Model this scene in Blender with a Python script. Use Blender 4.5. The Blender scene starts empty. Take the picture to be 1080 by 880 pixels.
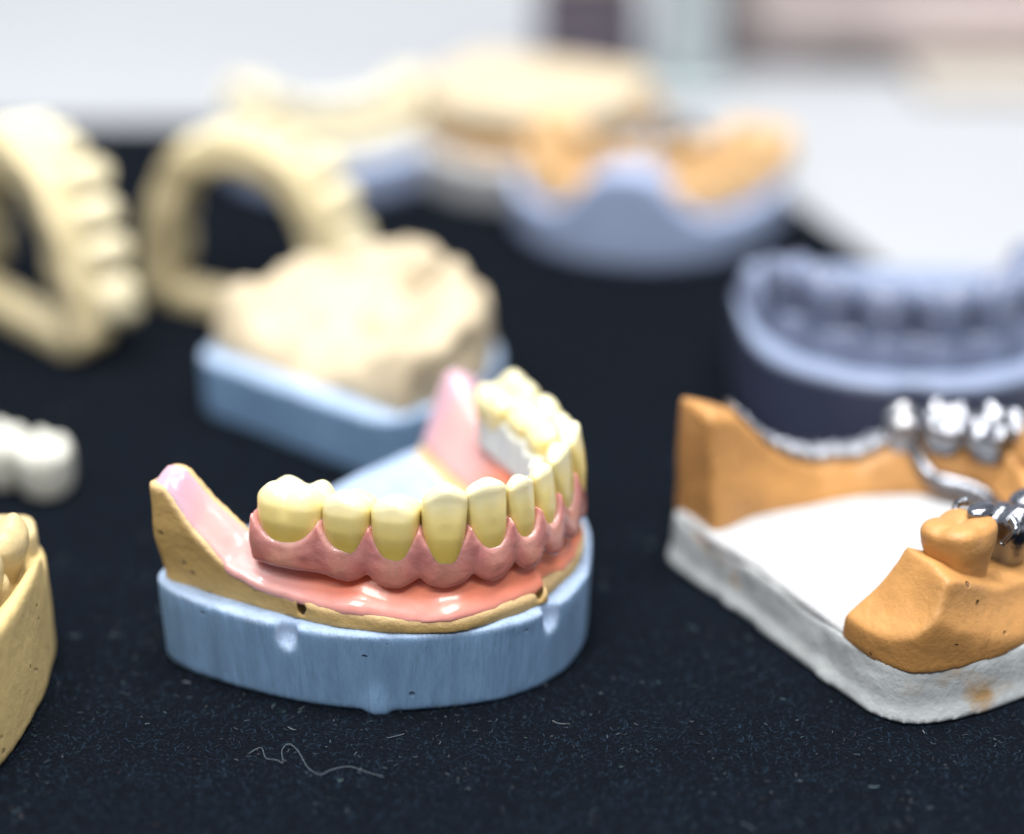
import bpy, math, random
import numpy as np
from mathutils import Vector, Matrix, Euler

U = 0.01                      # everything below is written in centimetres; the scene is in metres
R = math.radians
rng = np.random.default_rng(7)
random.seed(7)
scene = bpy.context.scene
COL = scene.collection

# ------------------------------------------------------------------ materials
def new_mat(name):
    m = bpy.data.materials.new(name); m.use_nodes = True
    nt = m.node_tree
    for n in list(nt.nodes):
        nt.nodes.remove(n)
    out = nt.nodes.new('ShaderNodeOutputMaterial')
    b = nt.nodes.new('ShaderNodeBsdfPrincipled')
    nt.links.new(b.outputs[0], out.inputs[0])
    return m, nt, b

def mat(name, color=(.5, .5, .5), rough=.6, tint=False, var=.12, vscale=2.0, bump=.0, bscale=20.0,
        sss=0.0, sscale=.1, srad=(1, .5, .3), metal=0.0, coat=0.0, spec=.5, sheen=0.0, stretch=None,
        pores=0.0, pscale=5.0, stain=None, sstain=1.0, fine=0.0, rvar=0.0, rand=0.0):
    m, nt, b = new_mat(name)
    L = nt.links.new
    tc = nt.nodes.new('ShaderNodeTexCoord')
    mp = nt.nodes.new('ShaderNodeMapping')
    mp.inputs['Scale'].default_value = (1 / U,) * 3
    L(tc.outputs['Object'], mp.inputs[0])
    vec = mp.outputs[0]
    if tint:
        a = nt.nodes.new('ShaderNodeAttribute'); a.attribute_name = 'tint'
        base = a.outputs['Color']
    else:
        rgb = nt.nodes.new('ShaderNodeRGB'); rgb.outputs[0].default_value = (*color, 1)
        base = rgb.outputs[0]
    if var:
        n = nt.nodes.new('ShaderNodeTexNoise'); n.inputs['Scale'].default_value = vscale
        n.inputs['Detail'].default_value = 6; n.inputs['Roughness'].default_value = .65
        if stretch:
            mp2 = nt.nodes.new('ShaderNodeMapping'); mp2.inputs['Scale'].default_value = stretch
            L(vec, mp2.inputs[0]); L(mp2.outputs[0], n.inputs['Vector'])
        else:
            L(vec, n.inputs['Vector'])
        mr = nt.nodes.new('ShaderNodeMapRange')
        mr.inputs['From Min'].default_value = .25; mr.inputs['From Max'].default_value = .75
        mr.inputs['To Min'].default_value = 1 - var; mr.inputs['To Max'].default_value = 1 + var
        L(n.outputs['Fac'], mr.inputs['Value'])
        vm = nt.nodes.new('ShaderNodeVectorMath'); vm.operation = 'SCALE'
        L(base, vm.inputs[0]); L(mr.outputs[0], vm.inputs['Scale'])
        base = vm.outputs[0]
    if rand:
        oi = nt.nodes.new('ShaderNodeObjectInfo')
        mr = nt.nodes.new('ShaderNodeMapRange'); mr.inputs['To Min'].default_value = 1 - rand; mr.inputs['To Max'].default_value = 1 + rand
        L(oi.outputs['Random'], mr.inputs['Value'])
        vm = nt.nodes.new('ShaderNodeVectorMath'); vm.operation = 'SCALE'
        L(base, vm.inputs[0]); L(mr.outputs[0], vm.inputs['Scale']); base = vm.outputs[0]
    if stain:
        n = nt.nodes.new('ShaderNodeTexNoise'); n.inputs['Scale'].default_value = sstain
        n.inputs['Detail'].default_value = 4
        L(vec, n.inputs['Vector'])
        mr = nt.nodes.new('ShaderNodeMapRange')
        mr.inputs['From Min'].default_value = .62; mr.inputs['From Max'].default_value = .75
        L(n.outputs['Fac'], mr.inputs['Value'])
        mx = nt.nodes.new('ShaderNodeMix'); mx.data_type = 'RGBA'
        L(mr.outputs[0], mx.inputs[0]); L(base, mx.inputs[6]); mx.inputs[7].default_value = (*stain, 1)
        base = mx.outputs[2]
    hsum = None
    def addh(sock, k):
        nonlocal hsum
        mm = nt.nodes.new('ShaderNodeMath'); mm.operation = 'MULTIPLY'
        L(sock, mm.inputs[0]); mm.inputs[1].default_value = k
        if hsum is None: hsum = mm.outputs[0]
        else:
            ad = nt.nodes.new('ShaderNodeMath'); ad.operation = 'ADD'
            L(hsum, ad.inputs[0]); L(mm.outputs[0], ad.inputs[1]); hsum = ad.outputs[0]
    if bump:
        n = nt.nodes.new('ShaderNodeTexNoise'); n.inputs['Scale'].default_value = bscale
        n.inputs['Detail'].default_value = 5; n.inputs['Roughness'].default_value = .6
        if stretch:
            mp3 = nt.nodes.new('ShaderNodeMapping'); mp3.inputs['Scale'].default_value = stretch
            L(vec, mp3.inputs[0]); L(mp3.outputs[0], n.inputs['Vector'])
        else:
            L(vec, n.inputs['Vector'])
        addh(n.outputs['Fac'], bump)
    if fine:
        n = nt.nodes.new('ShaderNodeTexNoise'); n.inputs['Scale'].default_value = 60
        n.inputs['Detail'].default_value = 2; L(vec, n.inputs['Vector'])
        addh(n.outputs['Fac'], fine)
    if pores:
        v = nt.nodes.new('ShaderNodeTexVoronoi'); v.inputs['Scale'].default_value = pscale
        L(vec, v.inputs['Vector'])
        n = nt.nodes.new('ShaderNodeTexNoise'); n.inputs['Scale'].default_value = pscale * .45
        L(vec, n.inputs['Vector'])
        r1 = nt.nodes.new('ShaderNodeMapRange')
        r1.inputs['From Min'].default_value = .08; r1.inputs['From Max'].default_value = .16
        L(v.outputs['Distance'], r1.inputs['Value'])
        r2 = nt.nodes.new('ShaderNodeMath'); r2.operation = 'GREATER_THAN'
        r2.inputs[1].default_value = .46; L(n.outputs['Fac'], r2.inputs[0])
        mxx = nt.nodes.new('ShaderNodeMath'); mxx.operation = 'MAXIMUM'
        L(r1.outputs[0], mxx.inputs[0]); L(r2.outputs[0], mxx.inputs[1])
        addh(mxx.outputs[0], pores)
        dk = nt.nodes.new('ShaderNodeMapRange'); dk.inputs['To Min'].default_value = .55
        L(mxx.outputs[0], dk.inputs['Value'])
        vm = nt.nodes.new('ShaderNodeVectorMath'); vm.operation = 'SCALE'
        L(base, vm.inputs[0]); L(dk.outputs[0], vm.inputs['Scale']); base = vm.outputs[0]
    if hsum is not None:
        bp = nt.nodes.new('ShaderNodeBump'); bp.inputs['Strength'].default_value = 1.0
        bp.inputs['Distance'].default_value = U
        L(hsum, bp.inputs['Height']); L(bp.outputs[0], b.inputs['Normal'])
    L(base, b.inputs['Base Color'])
    b.inputs['Roughness'].default_value = rough
    if rvar:
        n = nt.nodes.new('ShaderNodeTexNoise'); n.inputs['Scale'].default_value = 3
        L(vec, n.inputs['Vector'])
        mr = nt.nodes.new('ShaderNodeMapRange')
        mr.inputs['To Min'].default_value = rough - rvar; mr.inputs['To Max'].default_value = rough + rvar
        L(n.outputs['Fac'], mr.inputs['Value']); L(mr.outputs[0], b.inputs['Roughness'])
    b.inputs['Metallic'].default_value = metal
    b.inputs['Specular IOR Level'].default_value = spec
    b.inputs['Coat Weight'].default_value = coat
    b.inputs['Coat Roughness'].default_value = .05
    b.inputs['Sheen Weight'].default_value = sheen
    if sss:
        b.inputs['Subsurface Weight'].default_value = sss
        b.inputs['Subsurface Radius'].default_value = srad
        b.inputs['Subsurface Scale'].default_value = sscale * U
    return m

# ------------------------------------------------------------------ objects
def link(o, parent=None):
    COL.objects.link(o)
    if parent is not None:
        o.parent = parent
    return o

def thing(name, label, cat, loc=(0, 0, 0), rz=0.0, rot=None, group=None):
    o = bpy.data.objects.new(name, None); COL.objects.link(o)
    o.empty_display_size = .01
    o.location = Vector(loc) * U
    o.rotation_euler = rot if rot is not None else (0, 0, R(rz))
    tag(o, label, cat, group)
    return o

def tag(o, label, cat, group=None, kind=None):
    if label: o['label'] = label
    if cat: o['category'] = cat
    if group: o['group'] = group
    if kind: o['kind'] = kind
    return o

def mesh_from(name, V, faces, m, smooth=True, tint=None):
    """V (N,3) in cm; faces (M,4) int array or list of tuples"""
    V = np.asarray(V, dtype=np.float64)
    me = bpy.data.meshes.new(name)
    if isinstance(faces, np.ndarray):
        k = faces.shape[1]
        me.vertices.add(len(V)); me.vertices.foreach_set('co', (V * U).astype(np.float32).ravel())
        me.loops.add(faces.size); me.loops.foreach_set('vertex_index', faces.astype(np.int32).ravel())
        me.polygons.add(len(faces))
        me.polygons.foreach_set('loop_start', np.arange(0, faces.size, k, dtype=np.int32))
        me.update(calc_edges=True); me.validate()
    else:
        me.from_pydata([tuple(v * U) for v in V], [], faces)
        me.update()
    if smooth:
        me.polygons.foreach_set('use_smooth', [True] * len(me.polygons))
    if tint is not None:
        c = np.ones((len(V), 4), dtype=np.float32); c[:, :3] = np.clip(tint, 0, 1)
        at = me.attributes.new('tint', 'FLOAT_COLOR', 'POINT')
        at.data.foreach_set('color', c.ravel())
    if m: me.materials.append(m)
    return me

def part(name, me, parent=None, loc=None, rot=None, mat_override=None):
    o = bpy.data.objects.new(name, me)
    link(o, parent)
    if loc is not None: o.location = Vector(loc) * U
    if rot is not None: o.rotation_euler = rot
    return o

# ------------------------------------------------------------------ implicit surface tools
def grid(b, h):
    xs = np.arange(b[0], b[1] + h, h); ys = np.arange(b[2], b[3] + h, h); zs = np.arange(b[4], b[5] + h, h)
    return xs[:, None, None], ys[None, :, None], zs[None, None, :], np.array([xs[0], ys[0], zs[0]])

def surf(F, o, h, relax=2):
    F = np.ascontiguousarray(F, dtype=np.float32)
    # close the box
    F[0] = np.maximum(F[0], h*.5); F[-1] = np.maximum(F[-1], h*.5)
    F[:, 0] = np.maximum(F[:, 0], h*.5); F[:, -1] = np.maximum(F[:, -1], h*.5)
    F[:, :, 0] = np.maximum(F[:, :, 0], h*.5); F[:, :, -1] = np.maximum(F[:, :, -1], h*.5)
    S = F < 0
    c = np.zeros(tuple(n - 1 for n in F.shape), dtype=np.int8)
    for i in (0, 1):
        for j in (0, 1):
            for k in (0, 1):
                c += S[i:F.shape[0]-1+i, j:F.shape[1]-1+j, k:F.shape[2]-1+k]
    act = (c > 0) & (c < 8)
    idx = np.argwhere(act)
    vid = -np.ones(act.shape, dtype=np.int64); vid[act] = np.arange(len(idx))
    corner = {}
    for i in (0, 1):
        for j in (0, 1):
            for k in (0, 1):
                corner[(i, j, k)] = F[idx[:, 0]+i, idx[:, 1]+j, idx[:, 2]+k]
    P = np.zeros((len(idx), 3)); n = np.zeros(len(idx))
    ks = list(corner)
    for a in ks:
        for ax in range(3):
            if a[ax]: continue
            bb = list(a); bb[ax] = 1; bb = tuple(bb)
            fa, fb = corner[a], corner[bb]
            m = (fa < 0) != (fb < 0)
            t = np.where(m, fa / np.where(m, fa - fb, 1), 0)
            p = np.array(a, float)[None, :] + t[:, None] * np.eye(3)[ax][None, :]
            P += np.where(m[:, None], p, 0); n += m
    V = (idx + P / n[:, None]) * h + o
    quads = []
    for ax in range(3):
        s0 = [slice(1, -1)] * 3; s1 = [slice(1, -1)] * 3
        s0[ax] = slice(0, -1); s1[ax] = slice(1, None)
        A = S[tuple(s0)]; B = S[tuple(s1)]
        e = np.argwhere(A != B)
        if not len(e): continue
        av = A[tuple(e.T)]
        base = e.copy(); u, v = [(1, 2), (2, 0), (0, 1)][ax]
        base[:, u] += 1; base[:, v] += 1
        def cell(du, dv):
            q = base.copy(); q[:, u] -= du; q[:, v] -= dv
            return vid[q[:, 0], q[:, 1], q[:, 2]]
        q = np.stack([cell(1, 1), cell(0, 1), cell(0, 0), cell(1, 0)], 1)
        q[~av] = q[~av][:, ::-1]
        quads.append(q)
    Q = np.concatenate(quads)
    if relax:
        E = np.concatenate([Q[:, [0, 1]], Q[:, [1, 2]], Q[:, [2, 3]], Q[:, [3, 0]]])
        deg = np.bincount(E.ravel(), minlength=len(V)).astype(float); deg[deg == 0] = 1
        for it in range(relax):
            acc = np.zeros_like(V)
            for a in range(3):
                acc[:, a] = np.bincount(E[:, 0], V[E[:, 1], a], len(V)) + np.bincount(E[:, 1], V[E[:, 0], a], len(V))
            V = V + .5 * (acc / deg[:, None] - V)
    return V, Q

def smax(a, b, k=.05):
    h = np.clip(.5 - .5 * (b - a) / k, 0, 1)
    return b + (a - b) * h + k * h * (1 - h)
def smin(a, b, k=.05):
    h = np.clip(.5 + .5 * (b - a) / k, 0, 1)
    return b + (a - b) * h - k * h * (1 - h)
def sstep(a, b, x):
    t = np.clip((x - a) / (b - a), 0, 1); return t * t * (3 - 2 * t)
def lerp(a, b, t): return a + (b - a) * t
def interp(x, xs, ys):
    return np.interp(x, xs, ys)

LAT = rng.random((24, 24, 24)).astype(np.float32)
def noise(X, Y, Z, scale, off=0.0):
    shp = np.broadcast(X, Y, Z).shape
    def prep(A, o):
        a = np.asarray(A, dtype=np.float32) * scale + o
        i = np.floor(a).astype(np.int64); f = a - i; f = f * f * (3 - 2 * f)
        return i, f
    xi, xf = prep(X, off + 100.3); yi, yf = prep(Y, off * 1.7 + 130.1); zi, zf = prep(Z, off * .6 + 90.7)
    r = 0
    for a in (0, 1):
        for b in (0, 1):
            for c in (0, 1):
                w = (xf if a else 1 - xf) * (yf if b else 1 - yf) * (zf if c else 1 - zf)
                r = r + w * LAT[(xi + a) % 24, (yi + b) % 24, (zi + c) % 24]
    return r * 2 - 1

def catmull(pts, n=14, closed=False):
    P = [np.array(p, float) for p in pts]; out = []
    m = len(P)
    for i in range(m if closed else m - 1):
        if closed: p0, p1, p2, p3 = P[(i-1) % m], P[i], P[(i+1) % m], P[(i+2) % m]
        else:
            p1, p2 = P[i], P[i+1]
            p0 = P[i-1] if i else 2*p1 - p2
            p3 = P[i+2] if i + 2 < m else 2*p2 - p1
        for k in range(n):
            t = k / n
            out.append(.5 * ((2*p1) + (-p0+p2)*t + (2*p0-5*p1+4*p2-p3)*t*t + (-p0+3*p1-3*p2+p3)*t**3))
    if not closed: out.append(P[-1])
    return np.array(out)

class Arch:
    """half = points from the front (y=0) to the left end (y>0); s = signed arc length from the front, d = outward distance"""
    def __init__(self, half):
        full = [(x, -y) for x, y in reversed(half[1:])] + list(half)
        self.P = catmull(full, 16)
        seg = np.diff(self.P, axis=0); self.seg = seg; self.len = np.linalg.norm(seg, axis=1)
        cs = np.concatenate([[0], np.cumsum(self.len)])
        mid = cs[-1] / 2
        self.S = cs - mid; self.half = mid
    def at(self, s):
        x = np.interp(s, self.S, self.P[:, 0]); y = np.interp(s, self.S, self.P[:, 1])
        e = .02
        tx = np.interp(s+e, self.S, self.P[:, 0]) - np.interp(s-e, self.S, self.P[:, 0])
        ty = np.interp(s+e, self.S, self.P[:, 1]) - np.interp(s-e, self.S, self.P[:, 1])
        n = math.hypot(tx, ty)
        return (x, y), (tx/n, ty/n)
    def coords(self, X, Y):
        shp = np.broadcast(X, Y).shape
        x = np.broadcast_to(X, shp).ravel(); y = np.broadcast_to(Y, shp).ravel()
        best = np.full(x.shape, 1e9); bs = np.zeros(x.shape); bd = np.zeros(x.shape)
        for i in range(len(self.seg)):
            p = self.P[i]; sg = self.seg[i]; l2 = self.len[i] ** 2
            t = np.clip(((x-p[0])*sg[0] + (y-p[1])*sg[1]) / l2, 0, 1)
            dx = x - p[0] - t*sg[0]; dy = y - p[1] - t*sg[1]
            d2 = dx*dx + dy*dy
            m = d2 < best
            best[m] = d2[m]; bs[m] = (self.S[i] + t*self.len[i])[m]
            cr = sg[0]*dy - sg[1]*dx
            bd[m] = np.where(cr < 0, 1, -1)[m]
        return bs.reshape(shp), (np.sqrt(best) * bd).reshape(shp)

def poly_sdf(X, Y, P):
    shp = np.broadcast(X, Y).shape
    x = np.broadcast_to(X, shp).ravel(); y = np.broadcast_to(Y, shp).ravel()
    d = np.full(x.shape, 1e9); ins = np.zeros(x.shape, bool)
    n = len(P)
    for i in range(n):
        a = P[i]; b = P[(i+1) % n]; e = b - a
        t = np.clip(((x-a[0])*e[0] + (y-a[1])*e[1]) / max(e @ e, 1e-9), 0, 1)
        d = np.minimum(d, (x-a[0]-t*e[0])**2 + (y-a[1]-t*e[1])**2)
        c = ((a[1] > y) != (b[1] > y))
        if abs(e[1]) > 1e-12:
            ins ^= c & (x < e[0]*(y-a[1])/e[1] + a[0])
    return (np.sqrt(d) * np.where(ins, -1, 1)).reshape(shp)

def mirror(half):
    """closed outline from half outline (front to heel, y>=0)"""
    return [(x, y) for x, y in half] + [(x, -y) for x, y in reversed(half) if abs(y) > 1e-6]

# ------------------------------------------------------------------ teeth
TOOTH_CACHE = {}
def tooth_shape(kind, w, t, H, h=.025, root=.3, wear=0.0, seed=0.0):
    """x mesio-distal, y towards the lip, z up from the gum line"""
    X, Y, Z, o = grid((-w*.62, w*.62, -t*.75, t*.75, -root, H+.12), h)
    u = np.clip(Z / H, -.4, 1.1)
    if kind in ('incisor', 'canine'):
        W = w/2 * interp(u, [-.4, 0, .25, .6, .85, 1.1], [.70, .84, .94, 1.0, 1.0, .95])
        T = t/2 * interp(u, [-.4, 0, .25, .5, .8, 1.1], [.86, .95, .98, .82, .52, .40])
        yc = (t/2 - T) * .55 - .03*np.clip(u, 0, 1)**2
        p = 3.0
        q = (np.abs(X/W)**p + np.abs((Y-yc)/T)**p) ** (1/p) - 1
        f = q * np.minimum(W, T)
        if kind == 'canine':
            top = H - .13*np.abs(X/(w/2))**2 - .06*X
        else:
            top = H - .05*np.abs(X/(w/2))**3 - .02
        top = top + .02*noise(X, Y, 0*X, 6, seed)
        f = smax(f, Z - top, .10)
        # faint lobes on the lip side
        f = f - .014*np.cos(X/w*2*math.pi*1.5)*sstep(.3, .8, u)
    else:
        prem = kind == 'premolar'
        W = w/2 * interp(u, [-.4, 0, .3, .65, .9, 1.1], [.74, .86, .96, 1.0, .96, .9])
        T = t/2 * interp(u, [-.4, 0, .3, .6, .9, 1.1], [.72, .84, .97, 1.0, .86, .76])
        p = 2.9
        q = (np.abs(X/W)**p + np.abs(Y/T)**p) ** (1/p) - 1
        if not prem:   # buccal groove
            q = q + .07*np.exp(-(X/.09)**2) * sstep(.3, .7, u) * (np.abs(Y) > 0)
        f = q * np.minimum(W, T) * .9
        if prem:
            cusps = [(0, t*.26, .24, w*.46), (0, -t*.27, .08, w*.36)]
        else:
            cusps = [(-w*.25, t*.27, .27, w*.22), (w*.23, t*.27, .25, w*.22), (-w*.25, -t*.25, .20, w*.2),
                     (w*.24, -t*.24, .19, w*.2)]
        top = H - .27 + 0*X*Y
        for cx, cy, hh, r in cusps:
            top = top + hh*np.exp(-((X-cx)**2 + (Y-cy)**2) / (r*r*1.1))
        top = top - .06*np.exp(-(Y/.05)**2)*np.exp(-(X/(w*.4))**4)
        top = top + .018*noise(X, Y, 0*X, 7, seed)
        if wear: top = smin(top + 0*Z, H - wear + .02*noise(X, Y, 0*X, 4) + 0*Z, .08)
        f = smax(f, Z - top, .10)
    f = smax(f, -(Z + root - .05), .05)
    return surf(f, o, h, 2)

def tooth_tint(V, H, cerv, mid, inc):
    hw = np.abs(V[:, 0]).max()
    n = noise(V[:, 0]*3, V[:, 1], V[:, 2]*.7, 3.0, hw*10)
    u = np.clip(V[:, 2] / H - .16*(np.abs(V[:, 0])/hw)**3 + .06*n, 0, 1.05)
    c = np.stack([interp(sstep(-.15, 1.05, u), [0, .30, .62, .95], [cerv[i], lerp(cerv[i], mid[i], .62), mid[i], inc[i]]) for i in range(3)], 1)
    return c

def tooth_mesh(key, kind, w, t, H, m, h=.025, colours=None, **kw):
    if key in TOOTH_CACHE: return TOOTH_CACHE[key]
    V, Q = tooth_shape(kind, w, t, H, h, **kw)
    me = mesh_from('tooth', V, Q, m, tint=tooth_tint(V, H, *colours) if colours else None)
    TOOTH_CACHE[key] = me
    return me

def tube_mesh(name, pts, r, m, n=8, radii=None, cap=True):
    P = np.array(pts, float); V = []; F = []
    up = np.array([0, 0, 1.0])
    for i in range(len(P)):
        t = P[min(i+1, len(P)-1)] - P[max(i-1, 0)]; t /= np.linalg.norm(t) + 1e-12
        a = np.cross(t, up)
        if np.linalg.norm(a) < 1e-3: a = np.cross(t, [1, 0, 0])
        a /= np.linalg.norm(a); b = np.cross(t, a)
        rr = radii[i] if radii is not None else r
        for k in range(n):
            an = 2*math.pi*k/n
            V.append(P[i] + rr*(math.cos(an)*a + math.sin(an)*b))
    for i in range(len(P)-1):
        for k in range(n):
            F.append((i*n+k, i*n+(k+1) % n, (i+1)*n+(k+1) % n, (i+1)*n+k))
    if cap:
        F.append(tuple(range(n))); F.append(tuple((len(P)-1)*n+k for k in reversed(range(n))))
    return mesh_from(name, V, F, m)

def prism_sdf(X, Y, Z, P, z0, z1, taper=0.0, k=.06):
    """rounded prism from an outline; taper > 0 makes the foot smaller than the top"""
    D = poly_sdf(X[:, :, :1], Y[:, :, :1], P)
    D = D + taper * (z1 - Z)
    return smax(D, np.maximum(Z - z1, z0 - Z), k), D

# ------------------------------------------------------------------ palette
M = dict(
    cloth=None,
    blue=mat('blue_plaster', (.255, .37, .53), .62, var=.10, vscale=2.2, bump=.030, bscale=9, stretch=(1, 1, .12), fine=.006, stain=(.30, .40, .52), sstain=.9, rvar=.08),
    bluetint=mat('blue_plaster_lit_top', tint=True, rough=.6, var=.2, vscale=3.5, bump=.042, bscale=14, stretch=(1, 1, .10), fine=.006, rvar=.08, pores=.03, pscale=3.4),
    paleblue=mat('pale_blue_plaster', (.34, .42, .62), .6, var=.08, vscale=1.5, bump=.02, bscale=6),
    palecream=mat('pale_cream_stone', (.70, .66, .52), .6, var=.08),
    paleorange=mat('pale_orange_stone', (.60, .385, .185), .6, var=.2, vscale=1.2),
    tan=mat('tan_stone', tint=True, rough=.62, var=.16, vscale=1.6, bump=.03, bscale=6, fine=.004, pores=.03, pscale=3.0),
    pink=mat('pink_wax', tint=True, rough=.26, var=.05, vscale=2.5, bump=.006, bscale=3.5, sss=.5, sscale=.18, srad=(1, .35, .25), coat=.35),
    acrylic=mat('gum_acrylic', tint=True, rough=.2, var=.12, vscale=5, bump=.016, bscale=8, fine=.003, sss=.5, sscale=.15, srad=(1, .4, .35), coat=.6),
    tooth=mat('resin_tooth', tint=True, rand=.07, rough=.28, var=.05, vscale=3, bump=.005, bscale=6, sss=.5, sscale=.14, srad=(1, .8, .45), coat=.38),
    ceramic=mat('white_ceramic', (.62, .62, .56), .3, var=.05, bump=.01, bscale=5, sss=.3, sscale=.1, srad=(1, .9, .7), coat=.3),
    greystone=mat('grey_white_plaster', (.50, .53, .54), .5, var=.16, vscale=1.5, bump=.03, bscale=4, stain=(.42, .27, .13), sstain=.85, pores=.05, pscale=1.6, rvar=.1),
    white=mat('white_plaster', (.41, .42, .435), .7, var=.14, vscale=1.3, bump=.03, bscale=5, pores=.03, pscale=2.2, fine=.004),
    orange=mat('orange_stone', (.47, .235, .073), .5, stain=(.40, .19, .06), sstain=1.3, var=.2, vscale=1.4, bump=.025, bscale=4.5, fine=.003, pores=.03, pscale=2.6, rvar=.1),
    chrome=mat('cobalt_chrome', (.27, .28, .31), .18, var=.06, metal=1.0, bump=.01, bscale=14),
    steel=mat('brushed_cobalt', (.36, .36, .38), .34, var=.1, metal=1.0, bump=.01, bscale=14),
    bead=mat('beaded_metal', (.42, .44, .48), .24, var=.1, metal=1.0, bump=.03, bscale=16),
    resinblue=mat('blue_grey_resin', (.145, .175, .27), .28, var=.08, vscale=2, bump=.01, bscale=6, spec=.55),
    resintint=mat('blue_grey_resin_base', tint=True, rough=.34, var=.08, vscale=2, bump=.01, bscale=6),
    cream=mat('cream_resin', (.64, .545, .33), .5, var=.09, vscale=1.2, bump=.015, bscale=5, sss=.2, sscale=.12, srad=(1, .8, .4)),
    creamtooth=mat('cream_tooth_resin', (.70, .63, .43), .42, var=.06, vscale=2, sss=.2, sscale=.12, srad=(1, .8, .4)),
    beige=mat('beige_stone', (.54, .45, .31), .6, var=.10, vscale=1.6, bump=.03, bscale=4),
    yellow=mat('yellow_stone', (.63, .48, .215), .6, var=.09, vscale=1.4, bump=.02, bscale=5, pores=.05, pscale=3.2, fine=.004),
    yellowtooth=mat('yellow_stone_tooth', (.60, .47, .24), .55, var=.10, vscale=2, bump=.02, bscale=6),
    pinkpalate=mat('pale_pink_wax', (.72, .45, .40), .4, var=.08),
)
TOOTHC = ((.66, .48, .10), (.77, .65, .28), (.70, .66, .44))

# ================================================================== the central model
CLOC = (1.09, 1.24, 0); CROT = -41.4
ARCH = Arch([(1.45, 0), (1.34, .6), (1.05, 1.2), (.5, 1.66), (-.1, 1.95), (-.9, 2.27), (-1.7, 2.58), (-2.50, 2.89)])
AH = ARCH.half

cast = thing('dental_cast', 'blue plaster based jaw model with tan ridge and pink gum layer, standing in the middle', 'dental cast', CLOC, CROT)

OUT = catmull([(1.98, 0), (1.86, .6), (1.55, 1.25), (.62, 2.32), (-.6, 2.86), (-1.7, 3.15), (-2.45, 3.22), (-2.78, 2.95), (-2.82, 2.4), (-2.80, 1.2),
               (-2.80, 0), (-2.81, -1.4), (-2.84, -2.6), (-2.80, -3.06), (-2.45, -3.28), (-1.7, -3.2), (-.6, -2.9), (.62, -2.36), (1.52, -1.32), (1.86, -.65)], 8, True)

def crest(sg):      # height of the ridge crest along the arch
    return interp(sg, [0, .45, .60, .70, .80, .90, .97, 1.0], [2.02, 2.0, 1.90, 1.88, 2.12, 2.58, 2.98, 3.0])
def edge(sg):
    return interp(sg, [0, .3, .5, .62, .72, .82, .91, 1.0], [1.43, 1.44, 1.49, 1.54, 1.62, 1.80, 2.20, 2.80])
def outer_w(sg):
    return interp(sg, [0, .3, .5, .7, .9, 1.0], [.43, .49, .55, .54, .46, .38])
def ztop_centre(S, D, ny):
    sg = np.abs(S) / AH
    asym = np.where(S > 0, -.50*sstep(.75, 1, sg), 0)
    c = crest(sg) + asym; e = edge(sg) + asym
    w = outer_w(sg) + np.where(S < 0, .04*sstep(0, .3, sg), -.10*(1-sstep(.5, .8, sg)))
    f = sstep(0, 1, np.clip(D / w, 0, 1))
    zo = lerp(c, e, f)
    li = np.clip(-D, 0, 3)
    zl = c - (c - 1.26) * sstep(.12, np.where(S > 0, lerp(1.0, .95, sg), lerp(.95, .55, sstep(.5, .8, sg))), li)
    return np.where(D > 0, zo, zl), sg, w

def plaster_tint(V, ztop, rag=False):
    # overhead light painted into the plaster colour: lighter top, darker side wall
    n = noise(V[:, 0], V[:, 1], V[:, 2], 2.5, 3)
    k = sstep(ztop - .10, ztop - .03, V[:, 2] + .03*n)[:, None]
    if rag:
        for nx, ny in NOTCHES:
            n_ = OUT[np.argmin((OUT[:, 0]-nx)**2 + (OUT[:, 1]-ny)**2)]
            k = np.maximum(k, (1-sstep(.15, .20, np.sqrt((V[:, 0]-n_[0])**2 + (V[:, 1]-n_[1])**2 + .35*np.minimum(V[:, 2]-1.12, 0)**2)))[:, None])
    return np.array([.18, .31, .50])[None]*(1-k) + np.array([.34, .45, .63])[None]*k

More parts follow.
